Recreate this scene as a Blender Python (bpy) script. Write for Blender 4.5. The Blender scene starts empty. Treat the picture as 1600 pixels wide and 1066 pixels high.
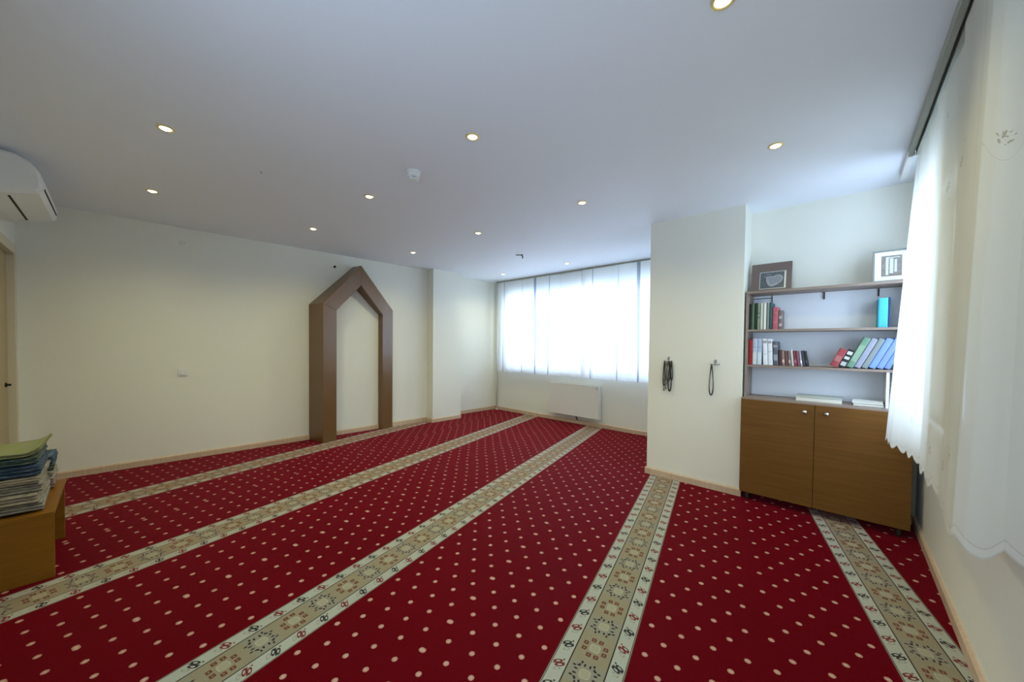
import bpy, bmesh, math, random
from mathutils import Matrix, Vector

# ------------------------------------------------------------------ camera, world, exposure
scene = bpy.context.scene
C = scene.collection
random.seed(7)

cam_d = bpy.data.cameras.new('camera')
cam_d.sensor_width = 36.0
cam_d.lens = 36.0 * 565.32 / 1600.0
cam_d.shift_y = 0.0110
cam_d.clip_start = 0.02
cam = bpy.data.objects.new('camera', cam_d)
C.objects.link(cam)
_right = Vector((0.738284, 0.674401, 0.010598))
_fwd = Vector((-0.674089, 0.738353, -0.021100))
_right.normalize(); _fwd = (_fwd - _fwd.dot(_right) * _right).normalized()
_up = _right.cross(_fwd).normalized()
cam.matrix_world = Matrix(((_right.x, _up.x, -_fwd.x, 0.0),
                           (_right.y, _up.y, -_fwd.y, 0.0),
                           (_right.z, _up.z, -_fwd.z, 1.30),
                           (0, 0, 0, 1)))
scene.camera = cam

SKY = (0.58, 0.735, 1.0)
SKY_STRENGTH = 11.2
world = bpy.data.worlds.new('overcast_sky')
scene.world = world
world.use_nodes = True
_bg = world.node_tree.nodes['Background']
_bg.inputs[0].default_value = (*SKY, 1)
_bg.inputs[1].default_value = SKY_STRENGTH

scene.view_settings.view_transform = 'Standard'
scene.view_settings.look = 'None'
scene.view_settings.gamma = 1.0
scene.view_settings.use_curve_mapping = False
scene.view_settings.exposure = 0.14
scene.cycles.use_denoising = True
scene.cycles.max_bounces = 10
scene.cycles.diffuse_bounces = 6
scene.cycles.transparent_max_bounces = 16
scene.cycles.sample_clamp_indirect = 6.0
scene.cycles.caustics_reflective = False
scene.cycles.caustics_refractive = False

LAMP_W = 22.0
LAMP_COL = (1.0, 0.93, 0.47)


def portal(name, loc, rot, sx, sy):
    d = bpy.data.lights.new(name, 'AREA')
    d.shape = 'RECTANGLE'; d.size = sx; d.size_y = sy
    d.cycles.is_portal = True
    o = bpy.data.objects.new(name, d); C.objects.link(o)
    o.location = loc; o.rotation_euler = rot
    return o


portal('window_portal', (-3.22, 5.34, 1.57), (math.radians(-90), 0, 0), 3.3, 1.5)
portal('window_portal', (0.60, 3.13, 1.57), (0, math.radians(90), 0), 1.5, 1.1)
portal('window_portal', (-0.60, -0.77, 1.57), (math.radians(90), 0, 0), 0.95, 1.5)  # portal of the added window behind the camera


# ------------------------------------------------------------------ material helpers
MATS = {}


def mat(name, col, rough=0.6, metal=0.0, spec=0.3, bump=None, var=None, coat=0.0, sheen=0.0):
    """plain principled paint; bump=(scale, strength); var=(scale, amount) mottles the colour"""
    m = bpy.data.materials.new(name); m.use_nodes = True
    nt = m.node_tree; b = nt.nodes['Principled BSDF']
    b.inputs['Base Color'].default_value = (*col, 1)
    b.inputs['Roughness'].default_value = rough
    b.inputs['Metallic'].default_value = metal
    b.inputs['Specular IOR Level'].default_value = spec
    b.inputs['Coat Weight'].default_value = coat
    b.inputs['Sheen Weight'].default_value = sheen
    tc = nt.nodes.new('ShaderNodeTexCoord')
    if bump:
        n = nt.nodes.new('ShaderNodeTexNoise'); n.inputs['Scale'].default_value = bump[0]; n.inputs['Detail'].default_value = 3
        bp = nt.nodes.new('ShaderNodeBump'); bp.inputs['Strength'].default_value = bump[1]; bp.inputs['Distance'].default_value = 0.005
        nt.links.new(tc.outputs['Object'], n.inputs['Vector'])
        nt.links.new(n.outputs['Fac'], bp.inputs['Height']); nt.links.new(bp.outputs[0], b.inputs['Normal'])
    if var:
        n = nt.nodes.new('ShaderNodeTexNoise'); n.inputs['Scale'].default_value = var[0]; n.inputs['Detail'].default_value = 4
        r = nt.nodes.new('ShaderNodeMix'); r.data_type = 'RGBA'
        r.inputs['A'].default_value = (*[c * (1 - var[1]) for c in col], 1)
        r.inputs['B'].default_value = (*[min(1, c * (1 + var[1])) for c in col], 1)
        nt.links.new(tc.outputs['Object'], n.inputs['Vector'])
        nt.links.new(n.outputs['Fac'], r.inputs['Factor']); nt.links.new(r.outputs['Result'], b.inputs['Base Color'])
    MATS[name] = m
    return m


def wood(name, c1, c2, rough=0.4, axis=2, spec=0.35):
    m = bpy.data.materials.new(name); m.use_nodes = True
    nt = m.node_tree; b = nt.nodes['Principled BSDF']
    tc = nt.nodes.new('ShaderNodeTexCoord'); mp = nt.nodes.new('ShaderNodeMapping')
    sc = [22, 22, 22]; sc[axis] = 1.3
    mp.inputs['Scale'].default_value = sc
    n = nt.nodes.new('ShaderNodeTexNoise'); n.inputs['Scale'].default_value = 2.2; n.inputs['Detail'].default_value = 5
    r = nt.nodes.new('ShaderNodeValToRGB')
    r.color_ramp.elements[0].position = 0.3; r.color_ramp.elements[0].color = (*c1, 1)
    r.color_ramp.elements[1].position = 0.75; r.color_ramp.elements[1].color = (*c2, 1)
    nt.links.new(tc.outputs['Object'], mp.inputs[0]); nt.links.new(mp.outputs[0], n.inputs['Vector'])
    nt.links.new(n.outputs['Fac'], r.inputs[0]); nt.links.new(r.outputs[0], b.inputs['Base Color'])
    b.inputs['Roughness'].default_value = rough; b.inputs['Specular IOR Level'].default_value = spec
    MATS[name] = m
    return m


def emit(name, col, s):
    m = bpy.data.materials.new(name); m.use_nodes = True
    nt = m.node_tree; nt.nodes.remove(nt.nodes['Principled BSDF'])
    e = nt.nodes.new('ShaderNodeEmission'); e.inputs[0].default_value = (*col, 1); e.inputs[1].default_value = s
    nt.links.new(e.outputs[0], nt.nodes['Material Output'].inputs[0])
    MATS[name] = m
    return m


class X:
    """tiny expression builder for shader math"""
    nt = None

    def __init__(s, v): s.v = v

    @staticmethod
    def op(o, *a):
        n = X.nt.nodes.new('ShaderNodeMath'); n.operation = o
        for i, q in enumerate(a):
            if isinstance(q, X): q = q.v
            if isinstance(q, (int, float)): n.inputs[i].default_value = q
            else: X.nt.links.new(q, n.inputs[i])
        return X(n.outputs[0])

    def __add__(s, o): return X.op('ADD', s, o)
    __radd__ = __add__
    def __sub__(s, o): return X.op('SUBTRACT', s, o)
    def __rsub__(s, o): return X.op('SUBTRACT', o, s)
    def __mul__(s, o): return X.op('MULTIPLY', s, o)
    __rmul__ = __mul__
    def __truediv__(s, o): return X.op('DIVIDE', s, o)
    def __lt__(s, o): return X.op('LESS_THAN', s, o)
    def __gt__(s, o): return X.op('GREATER_THAN', s, o)


def xabs(a): return X.op('ABSOLUTE', a)
def xround(a): return X.op('FLOOR', a + 0.5)
def xmax(a, b): return X.op('MAXIMUM', a, b)
def xmin(a, b): return X.op('MINIMUM', a, b)
def xmod2(a): return X.op('ABSOLUTE', X.op('MODULO', a, 2.0))
def xor_(a, *r):
    for q in r: a = xmax(a, q)
    return a
def and_(a, *r):
    for q in r: a = a * q
    return a
def ell(u, v, a, b): return (u / a) * (u / a) + (v / b) * (v / b)
def between(a, lo, hi): return (a > lo) * (a < hi)


def mixcol(base, col, fac):
    n = X.nt.nodes.new('ShaderNodeMix'); n.data_type = 'RGBA'
    for k, q in (('A', base), ('B', col)):
        if isinstance(q, tuple): n.inputs[k].default_value = (*q, 1)
        else: X.nt.links.new(q, n.inputs[k])
    if isinstance(fac, X): X.nt.links.new(fac.v, n.inputs['Factor'])
    else: n.inputs['Factor'].default_value = fac
    return n.outputs['Result']


def carpet_material():
    m = bpy.data.materials.new('red_prayer_carpet'); m.use_nodes = True
    nt = m.node_tree; X.nt = nt; b = nt.nodes['Principled BSDF']
    tc = nt.nodes.new('ShaderNodeTexCoord'); sp = nt.nodes.new('ShaderNodeSeparateXYZ')
    nt.links.new(tc.outputs['Object'], sp.inputs[0])
    px, py = X(sp.outputs[0]), X(sp.outputs[1])
    a = -0.2218
    es, ec = math.sin(a), math.cos(a)
    s = px * es + py * ec            # along the prayer rows
    t = px * ec - py * es            # across the rows
    cs = [-5.55, -4.262, -2.965, -1.697, -0.434, 0.795]
    c = X.op('ADD', cs[0], 0.0)
    for k in range(len(cs) - 1):
        c = c + (t > 0.5 * (cs[k] + cs[k + 1])) * (cs[k + 1] - cs[k])
    tt = t - c
    at = xabs(tt)
    # --- noise used everywhere for a woven look
    nz = nt.nodes.new('ShaderNodeTexNoise'); nz.inputs['Scale'].default_value = 260; nz.inputs['Detail'].default_value = 2
    nt.links.new(tc.outputs['Object'], nz.inputs['Vector'])
    big = nt.nodes.new('ShaderNodeTexNoise'); big.inputs['Scale'].default_value = 1.6; big.inputs['Detail'].default_value = 3
    nt.links.new(tc.outputs['Object'], big.inputs['Vector'])
    wob = (X(nz.outputs['Fac']) - 0.5) * 0.0035
    # --- red field with staggered ovals
    q = (at - 0.19) / 0.0625
    j = xround(q)
    sv = (s - 0.125) / 0.1825 - xmod2(j) * 0.5
    fs = (sv - xround(sv)) * 0.1825 + wob
    ft = (q - j) * 0.0625 + wob
    dot = and_(ell(fs, ft, 0.0122, 0.0122) < 1.0, at > 0.165)
    dotcore = and_(ell(fs, ft, 0.006, 0.007) < 1.0, at > 0.165)
    field = mixcol((0.095, 0.0002, 0.003), (0.13, 0.0005, 0.0045), X(big.outputs['Fac']))
    field = mixcol(field, (0.47, 0.26, 0.20), dot)
    field = mixcol(field, (0.56, 0.37, 0.28), dotcore)
    # --- patterned row stripe
    W = 0.142
    stripe = at < W
    inner = at < 0.076
    m_ = (s - 1.367) / 0.1395
    jm = xround(m_); par = xmod2(jm)
    ms = (m_ - jm) * 0.1395 + wob
    mt = tt + wob
    aa, bb = xabs(ms), xabs(mt)
    hi, lo = xmax(aa, bb), xmin(aa, bb)
    sq = (aa * aa * aa * aa + bb * bb * bb * bb) < 0.0215 ** 4
    sqin = (aa * aa * aa * aa + bb * bb * bb * bb) < 0.0185 ** 4
    r = xmax(xabs(hi - 0.0425), xabs(lo - 0.0155))
    rings = and_(between(r, 0.0030, 0.0100), par > 0.5)
    d1 = ell(hi - 0.040, lo - 0.011, 0.0078, 0.0042) < 1.0
    d2 = ell(hi - 0.050, lo - 0.025, 0.0072, 0.0042) < 1.0
    d3 = ell(hi - 0.034, lo - 0.030, 0.0066, 0.0042) < 1.0
    dashes = and_(xor_(d1, d2, d3), par < 0.5)
    zone = ((xabs(ms) < 0.05)) * (1.0 - par)
    innc = mixcol((0.285, 0.255, 0.165), (0.275, 0.265, 0.195), zone)
    innc = mixcol(innc, (0.44, 0.43, 0.32), sq)
    innc = mixcol(innc, (0.36, 0.34, 0.23), sqin)
    innc = mixcol(innc, (0.15, 0.055, 0.035), rings)
    innc = mixcol(innc, (0.035, 0.032, 0.03), dashes)
    # border flowers
    bq = (s - 1.358) / 0.1075 + X.op('SIGN', tt) * 0.08
    jb = xround(bq); pb = xmod2(jb)
    u = (bq - jb) * 0.1075 + wob
    v = at - 0.108
    us = u + v * 0.45
    e1 = ell(us - 0.009, v - 0.006, 0.0085, 0.016)
    e2 = ell(us + 0.010, v + 0.006, 0.0085, 0.017)
    fl = xor_(between(e1, 0.28, 1.25), between(e2, 0.28, 1.25),
              and_(xabs(us + 0.0005) < 0.0028, xabs(v) < 0.022),
              ell(u - 0.024, v + 0.014, 0.004, 0.004) < 1.0)
    pale = ell(us + 0.030, v + 0.002, 0.008, 0.013)
    bord = mixcol((0.45, 0.46, 0.37), (0.37, 0.40, 0.34), X(big.outputs['Fac']))
    bord = mixcol(bord, (0.27, 0.27, 0.21), between(pale, 0.5, 1.1))
    fcol = mixcol((0.17, 0.035, 0.03), (0.03, 0.035, 0.035), pb)
    bord = mixcol(bord, fcol, fl)
    col = mixcol(bord, innc, inner)
    col = mixcol(col, (0.03, 0.024, 0.018), between(at, 0.0722, 0.0772))
    col = mixcol(col, (0.055, 0.03, 0.02), between(at, 0.1355, 0.1385))
    out = mixcol(field, col, stripe)
    out = mixcol(out, (0.10, 0.012, 0.012), between(at, 0.1405, 0.146))
    pile = mixcol(out, (0.0, 0.0, 0.0), (1.0 - X(nz.outputs['Fac'])) * 0.30)
    nt.links.new(pile, b.inputs['Base Color'])
    b.inputs['Roughness'].default_value = 0.55
    b.inputs['IOR'].default_value = 1.08
    b.inputs['Sheen Weight'].default_value = 0.6
    b.inputs['Sheen Roughness'].default_value = 0.28
    b.inputs['Sheen Tint'].default_value = (0.9, 0.085, 0.13, 1)
    b.inputs['Specular IOR Level'].default_value = 0.5
    bp = nt.nodes.new('ShaderNodeBump'); bp.inputs['Strength'].default_value = 0.5; bp.inputs['Distance'].default_value = 0.004
    nt.links.new(nz.outputs['Fac'], bp.inputs['Height']); nt.links.new(bp.outputs[0], b.inputs['Normal'])
    return m


def sheer_material(name, transp, tint, embroider=False, pleat=14.0, pleat_shade=1.0, through=0.44):
    """thin voile: part see-through, part scattering light both ways"""
    m = bpy.data.materials.new(name); m.use_nodes = True
    nt = m.node_tree; X.nt = nt
    nt.nodes.remove(nt.nodes['Principled BSDF'])
    out = nt.nodes['Material Output']
    di = nt.nodes.new('ShaderNodeBsdfDiffuse'); tr = nt.nodes.new('ShaderNodeBsdfTranslucent'); tp = nt.nodes.new('ShaderNodeBsdfTransparent')
    m1 = nt.nodes.new('ShaderNodeMixShader'); m2 = nt.nodes.new('ShaderNodeMixShader')
    m1.inputs[0].default_value = through
    nt.links.new(di.outputs[0], m1.inputs[1]); nt.links.new(tr.outputs[0], m1.inputs[2])
    nt.links.new(m1.outputs[0], m2.inputs[1]); nt.links.new(tp.outputs[0], m2.inputs[2])
    nt.links.new(m2.outputs[0], out.inputs[0])
    uv = nt.nodes.new('ShaderNodeUVMap'); sp = nt.nodes.new('ShaderNodeSeparateXYZ')
    nt.links.new(uv.outputs[0], sp.inputs[0])
    h = X(sp.outputs[1])
    # gathers: narrow pleat lines, dimming by doubled cloth painted into the colour
    gm = nt.nodes.new('ShaderNodeMapping'); gm.inputs['Scale'].default_value = (pleat, 0.12, 1)
    gn = nt.nodes.new('ShaderNodeTexNoise'); gn.inputs['Scale'].default_value = 1.0; gn.inputs['Detail'].default_value = 4
    nt.links.new(uv.outputs[0], gm.inputs[0]); nt.links.new(gm.outputs[0], gn.inputs['Vector'])
    g = X(gn.outputs['Fac'])
    gat = xmax(xmin((g - 0.585) * 22.0, 1.0), 0.0) * pleat_shade
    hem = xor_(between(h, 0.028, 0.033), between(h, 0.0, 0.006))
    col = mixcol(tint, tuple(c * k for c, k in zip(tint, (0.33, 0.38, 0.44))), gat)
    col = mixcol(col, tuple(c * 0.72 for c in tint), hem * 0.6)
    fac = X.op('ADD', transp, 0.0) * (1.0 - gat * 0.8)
    if embroider:
        vo = nt.nodes.new('ShaderNodeTexVoronoi'); vo.inputs['Scale'].default_value = 5.0
        nt.links.new(uv.outputs[0], vo.inputs['Vector'])
        no = nt.nodes.new('ShaderNodeTexNoise'); no.inputs['Scale'].default_value = 95; no.inputs['Detail'].default_value = 3
        nt.links.new(uv.outputs[0], no.inputs['Vector'])
        n2 = nt.nodes.new('ShaderNodeTexNoise'); n2.inputs['Scale'].default_value = 5.0
        nt.links.new(uv.outputs[0], n2.inputs['Vector'])
        d = X(vo.outputs['Distance'])
        spots = and_(d < 0.11, X(no.outputs['Fac']) > 0.54)
        arcs = and_(between(d, 0.30, 0.308), X(n2.outputs['Fac']) > 0.55) * 0.45
        pat = xor_(spots, arcs)
        col = mixcol(col, (0.36, 0.32, 0.22), pat * 0.75)
        fac = fac * (1.0 - pat * 0.8)
    fac = fac * (1.0 - (h < 0.033) * 0.5)
    nt.links.new(col, di.inputs[0]); nt.links.new(col, tr.inputs[0])
    nt.links.new(fac.v, m2.inputs[0])
    return m


def glass_material():
    m = bpy.data.materials.new('window_glass'); m.use_nodes = True
    nt = m.node_tree; nt.nodes.remove(nt.nodes['Principled BSDF'])
    g = nt.nodes.new('ShaderNodeBsdfGlossy'); g.inputs['Roughness'].default_value = 0.02
    t = nt.nodes.new('ShaderNodeBsdfTransparent'); t.inputs[0].default_value = (0.95, 0.97, 0.97, 1)
    mx = nt.nodes.new('ShaderNodeMixShader'); mx.inputs[0].default_value = 0.06
    nt.links.new(t.outputs[0], mx.inputs[1]); nt.links.new(g.outputs[0], mx.inputs[2])
    nt.links.new(mx.outputs[0], nt.nodes['Material Output'].inputs[0])
    return m


M_WALL = mat('cream_wall_paint', (0.79, 0.785, 0.69), 0.55, spec=0.25, bump=(60, 0.08), var=(1.3, 0.02))
M_CEIL = mat('white_ceiling_paint', (0.84, 0.875, 0.93), 0.6, spec=0.2, bump=(45, 0.06))
M_CARPET = carpet_material()
M_BASE = wood('pale_beech_baseboard', (0.52, 0.38, 0.26), (0.62, 0.47, 0.34), 0.45)
M_BRONZE = mat('bronze_brown_panel', (0.150, 0.080, 0.030), 0.24, spec=0.7, var=(3, 0.06))
M_CABWOOD = wood('walnut_laminate', (0.135, 0.058, 0.010), (0.175, 0.080, 0.015), 0.45, axis=0, spec=0.2)
M_CABEDGE = mat('grey_brown_edge', (0.25, 0.19, 0.15), 0.45)
M_LEG = mat('dark_brown_leg', (0.03, 0.018, 0.010), 0.5)
M_CABIN = mat('white_laminate', (0.72, 0.74, 0.76), 0.4, spec=0.35)
M_TABLE = wood('golden_oak_laminate', (0.19, 0.080, 0.007), (0.24, 0.105, 0.011), 0.42, axis=1, spec=0.2)
M_WHITE = mat('white_plastic', (0.78, 0.79, 0.77), 0.35, spec=0.45)
M_ENAMEL = mat('white_enamel', (0.76, 0.75, 0.71), 0.3, spec=0.45)
M_PVC = mat('white_window_frame', (0.75, 0.76, 0.77), 0.35)
M_GLASS = glass_material()
M_DARK = mat('dark_grey_plastic', (0.012, 0.012, 0.012), 0.6)
M_BLACK = mat('black_metal', (0.008, 0.008, 0.008), 0.5)
M_STEEL = mat('brushed_steel', (0.42, 0.42, 0.42), 0.3, metal=1.0)
M_BRASS = mat('brass_rim', (0.80, 0.68, 0.34), 0.45, metal=0.6)
M_CHROME = mat('chrome', (0.75, 0.75, 0.75), 0.12, metal=1.0)
M_DOOR = mat('tan_door_paint', (0.42, 0.33, 0.18), 0.5)
M_DOORFRAME = mat('cream_door_frame', (0.62, 0.56, 0.42), 0.5)
M_RAIL = mat('grey_green_rail', (0.34, 0.36, 0.30), 0.5)
M_LAMP = emit('lamp_glow', (1.0, 0.93, 0.62), 6.0)
M_SHEER = sheer_material('white_voile', 0.07, (0.86, 0.87, 0.88), pleat=9.0, pleat_shade=0.95, through=0.38)
M_EMBR = sheer_material('cream_embroidered_voile', 0.05, (0.78, 0.765, 0.69), embroider=True, pleat=6.0, pleat_shade=0.14, through=0.40)
M_IRON = mat('painted_iron', (0.22, 0.24, 0.26), 0.6)
M_SILL = mat('white_window_sill', (0.76, 0.76, 0.74), 0.35)


# ------------------------------------------------------------------ mesh helpers
def newbm(): return bmesh.new()


def box(bm, x0, x1, y0, y1, z0, z1, bev=0.0, M=None):
    t = bmesh.new()
    v = [t.verts.new((x, y, z)) for x in (x0, x1) for y in (y0, y1) for z in (z0, z1)]
    for f in ((0, 1, 3, 2), (4, 6, 7, 5), (0, 4, 5, 1), (2, 3, 7, 6), (0, 2, 6, 4), (1, 5, 7, 3)):
        t.faces.new([v[i] for i in f])
    bmesh.ops.recalc_face_normals(t, faces=t.faces)
    if bev: bmesh.ops.bevel(t, geom=t.edges[:], offset=bev, segments=2, profile=0.6, affect='EDGES')
    merge(bm, t, M)
    return bm


def merge(bm, t, M=None):
    vm = {}
    for v in t.verts: vm[v] = bm.verts.new(M @ v.co if M else v.co)
    for f in t.faces:
        try:
            nf = bm.faces.new([vm[v] for v in f.verts]); nf.smooth = f.smooth
        except ValueError: pass
    t.free()


def prism(bm, prof, axis, a0, a1, bev=0.0, M=None):
    """extrude a closed 2D profile along axis 'x','y' or 'z'"""
    t = bmesh.new()
    def P(p, a): return {'x': (a, p[0], p[1]), 'y': (p[0], a, p[1]), 'z': (p[0], p[1], a)}[axis]
    A = [t.verts.new(P(p, a0)) for p in prof]; B = [t.verts.new(P(p, a1)) for p in prof]
    n = len(prof)
    t.faces.new(A); t.faces.new(B[::-1])
    for i in range(n): t.faces.new([A[i], B[i], B[(i + 1) % n], A[(i + 1) % n]])
    bmesh.ops.recalc_face_normals(t, faces=t.faces)
    if bev: bmesh.ops.bevel(t, geom=t.edges[:], offset=bev, segments=2, affect='EDGES')
    merge(bm, t, M)
    return bm


def lathe(bm, prof, seg=24, M=None, smooth=True):
    """revolve (r,z) points about z"""
    t = bmesh.new(); rings = []
    for r, z in prof:
        if r < 1e-6: rings.append([t.verts.new((0, 0, z))])
        else: rings.append([t.verts.new((r * math.cos(2 * math.pi * k / seg), r * math.sin(2 * math.pi * k / seg), z)) for k in range(seg)])
    for a, b in zip(rings, rings[1:]):
        for k in range(seg):
            k2 = (k + 1) % seg
            q = [a[k % len(a)], a[k2 % len(a)], b[k2 % len(b)], b[k % len(b)]]
            u = []
            for w in q:
                if w not in u: u.append(w)
            if len(u) >= 3:
                f = t.faces.new(u); f.smooth = smooth
    bmesh.ops.recalc_face_normals(t, faces=t.faces)
    merge(bm, t, M)
    return bm


def tube(bm, pts, r, seg=8, closed=False):
    t = bmesh.new(); pts = [Vector(p) for p in pts]; n = len(pts); rings = []
    for i, p in enumerate(pts):
        a = pts[(i - 1) % n] if (closed or i > 0) else p
        b = pts[(i + 1) % n] if (closed or i < n - 1) else p
        d = (b - a).normalized()
        ref = Vector((0, 0, 1)) if abs(d.z) < 0.9 else Vector((1, 0, 0))
        s = d.cross(ref).normalized(); u = s.cross(d)
        rr = r[i] if isinstance(r, (list, tuple)) else r
        rings.append([t.verts.new(p + rr * (math.cos(2 * math.pi * k / seg) * s + math.sin(2 * math.pi * k / seg) * u)) for k in range(seg)])
    for i in range(n if closed else n - 1):
        a, b = rings[i], rings[(i + 1) % n]
        for k in range(seg):
            f = t.faces.new([a[k], a[(k + 1) % seg], b[(k + 1) % seg], b[k]]); f.smooth = True
    if not closed: t.faces.new(rings[0][::-1]); t.faces.new(rings[-1])
    bmesh.ops.recalc_face_normals(t, faces=t.faces)
    merge(bm, t)
    return bm


def obj(name, bm, m, parent=None, M=None):
    me = bpy.data.meshes.new(name)
    bm.to_mesh(me); bm.free()
    for q in (m if isinstance(m, (list, tuple)) else [m]): me.materials.append(q)
    o = bpy.data.objects.new(name, me); C.objects.link(o)
    if M is not None: o.matrix_world = M
    if parent: o.parent = parent
    return o


def tag(o, label, cat=None, group=None, kind=None):
    o['label'] = label
    if cat: o['category'] = cat
    if group: o['group'] = group
    if kind: o['kind'] = kind
    return o


def thing(name, label, cat, loc=(0, 0, 0), rz=0.0, group=None):
    o = bpy.data.objects.new(name, None); C.objects.link(o)
    o.location = loc; o.rotation_euler = (0, 0, rz); o.empty_display_size = 0.1
    return tag(o, label, cat, group)


def struct(name, bm, m, label, parent=None):
    o = obj(name, bm, m, parent)
    return tag(o, label, kind='structure')


# ------------------------------------------------------------------ the room
H = 2.5316           # ceiling height
XR = 0.4238          # right wall face
YB = -0.592          # wall behind, with the door
YF = 5.167           # far window wall
YC = 3.662           # face of the thick column
YA = 3.970           # alcove wall behind the bookcase
XC0, XC1 = -1.456, -0.640
AM = 0.0545          # the mihrab wall runs 3 degrees off square
DM = 5.3413
# matrix of the mihrab wall: local x = along wall (away), local y = into the wall (away from room), z up
EV = Vector((math.sin(AM), math.cos(AM), 0)); NV = Vector((-math.cos(AM), math.sin(AM), 0))
MW = Matrix(((EV.x, NV.x, 0, NV.x * DM), (EV.y, NV.y, 0, NV.y * DM), (0, 0, 1, 0), (0, 0, 0, 1)))

bm = newbm(); box(bm, -5.9, 0.62, -0.85, 5.4, -0.12, 0.0)
floor = struct('floor', bm, M_CARPET, 'deep red prayer carpet with cream dots and cream patterned row stripes')
bm = newbm(); box(bm, -5.9, 0.62, -0.85, 5.4, H, H + 0.12)
ceiling = struct('ceiling', bm, M_CEIL, 'flat white painted ceiling with small downlights')

bm = newbm(); box(bm, -1.02, 3.24, 0.0, 0.16, 0, H, M=MW)
struct('wall_left', bm, M_WALL, 'long cream wall behind the pointed arch')
bm = newbm(); box(bm, 3.24, 3.81, -0.187, 0.16, 0, H, M=MW)
struct('wall_pilaster', bm, M_WALL, 'shallow cream pilaster standing out beside the far recess')
bm = newbm(); box(bm, 3.81, 5.2, 0.097, 0.26, 0, H, M=MW)
struct('wall_recess', bm, M_WALL, 'cream wall recess between pilaster and far window wall')

WX0, WX1, WZ0, WZ1 = -4.86, -1.60, 0.86, 2.27
bm = newbm()
box(bm, -5.5, WX0, YF, YF + 0.22, 0, H); box(bm, WX1, XC0, YF, YF + 0.22, 0, H)
box(bm, WX0, WX1, YF, YF + 0.22, 0, WZ0); box(bm, WX0, WX1, YF, YF + 0.22, WZ1, H)
struct('wall_far', bm, M_WALL, 'far cream wall holding the wide window and radiator')

bm = newbm(); box(bm, XC0, XC1, YC, 5.39, 0, H)
struct('wall_column', bm, M_WALL, 'thick cream column between far window and bookcase')
bm = newbm(); box(bm, XC1, XR, YA, YA + 0.16, 0, H)
struct('wall_alcove', bm, M_WALL, 'pale alcove wall behind the bookcase')

RY0, RY1, RZ0, RZ1 = 2.60, 3.66, 0.86, 2.27
bm = newbm()
box(bm, XR, XR + 0.2, YB - 0.2, RY0, 0, H); box(bm, XR, XR + 0.2, RY1, YA + 0.16, 0, H)
box(bm, XR, XR + 0.2, RY0, RY1, 0, RZ0); box(bm, XR, XR + 0.2, RY0, RY1, RZ1, H)
struct('wall_right', bm, M_WALL, 'right wall with curtained side window')

DX0, DX1, DZ = -5.27, -4.40, 2.06
bm = newbm()
NX0, NX1 = -1.05, -0.15     # unseen window added behind the camera for daylight on column and cabinet
box(bm, -5.6, DX0, YB - 0.16, YB, 0, H); box(bm, DX1, NX0, YB - 0.16, YB, 0, H); box(bm, NX1, XR, YB - 0.16, YB, 0, H)
box(bm, NX0, NX1, YB - 0.16, YB, 0, RZ0); box(bm, NX0, NX1, YB - 0.16, YB, RZ1, H); box(bm, DX0, DX1, YB - 0.16, YB, DZ, H)
struct('wall_back', bm, M_WALL, 'cream wall at the left edge with door and air conditioner')

# door with frame in the back wall
d1 = thing('door_1', 'tan door in cream frame at the left edge', None, (0, 0, 0)); d1['kind'] = 'structure'
bm = newbm(); box(bm, DX0 + 0.03, DX1 - 0.03, YB - 0.07, YB - 0.03, 0.01, DZ - 0.03, 0.003); leaf = obj('door_leaf', bm, M_DOOR, d1)
bm = newbm()
box(bm, DX0 - 0.05, DX0 + 0.03, YB - 0.10, YB + 0.015, 0, DZ + 0.05, 0.004)
box(bm, DX1 - 0.03, DX1 + 0.05, YB - 0.10, YB + 0.015, 0, DZ + 0.05, 0.004)
box(bm, DX0 + 0.03, DX1 - 0.03, YB - 0.10, YB + 0.015, DZ - 0.03, DZ + 0.05, 0.004)
obj('door_frame', bm, M_DOORFRAME, d1)
bm = newbm(); lathe(bm, [(0, 0.0), (0.018, 0.0), (0.018, 0.008), (0.009, 0.012), (0.009, 0.03), (0, 0.03)], 16, Matrix.Translation((-5.12, YB - 0.03, 0.92)) @ Matrix.Rotation(-math.pi / 2, 4, 'X'))
obj('door_lock', bm, M_DARK, d1)


# baseboards: chamfered strips
def baseboard(name, p0, p1, inward, label, h=0.066, t=0.015):
    p0, p1 = Vector((*p0, 0)), Vector((*p1, 0)); d = (p1 - p0); L = d.length; d.normalize(); n = Vector((*inward, 0)).normalized()
    Mx = Matrix(((d.x, n.x, 0, p0.x), (d.y, n.y, 0, p0.y), (0, 0, 1, 0), (0, 0, 0, 1)))
    b = newbm(); prism(b, [(0, 0.0), (t, 0.0), (t, h - 0.012), (t * 0.45, h), (0, h)], 'x', 0, L, 0, Mx)
    bmesh.ops.recalc_face_normals(b, faces=b.faces)
    return struct(name, b, M_BASE, label)


def wl(u, w): p = EV * u + NV * (DM + w); return (p.x, p.y)


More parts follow.
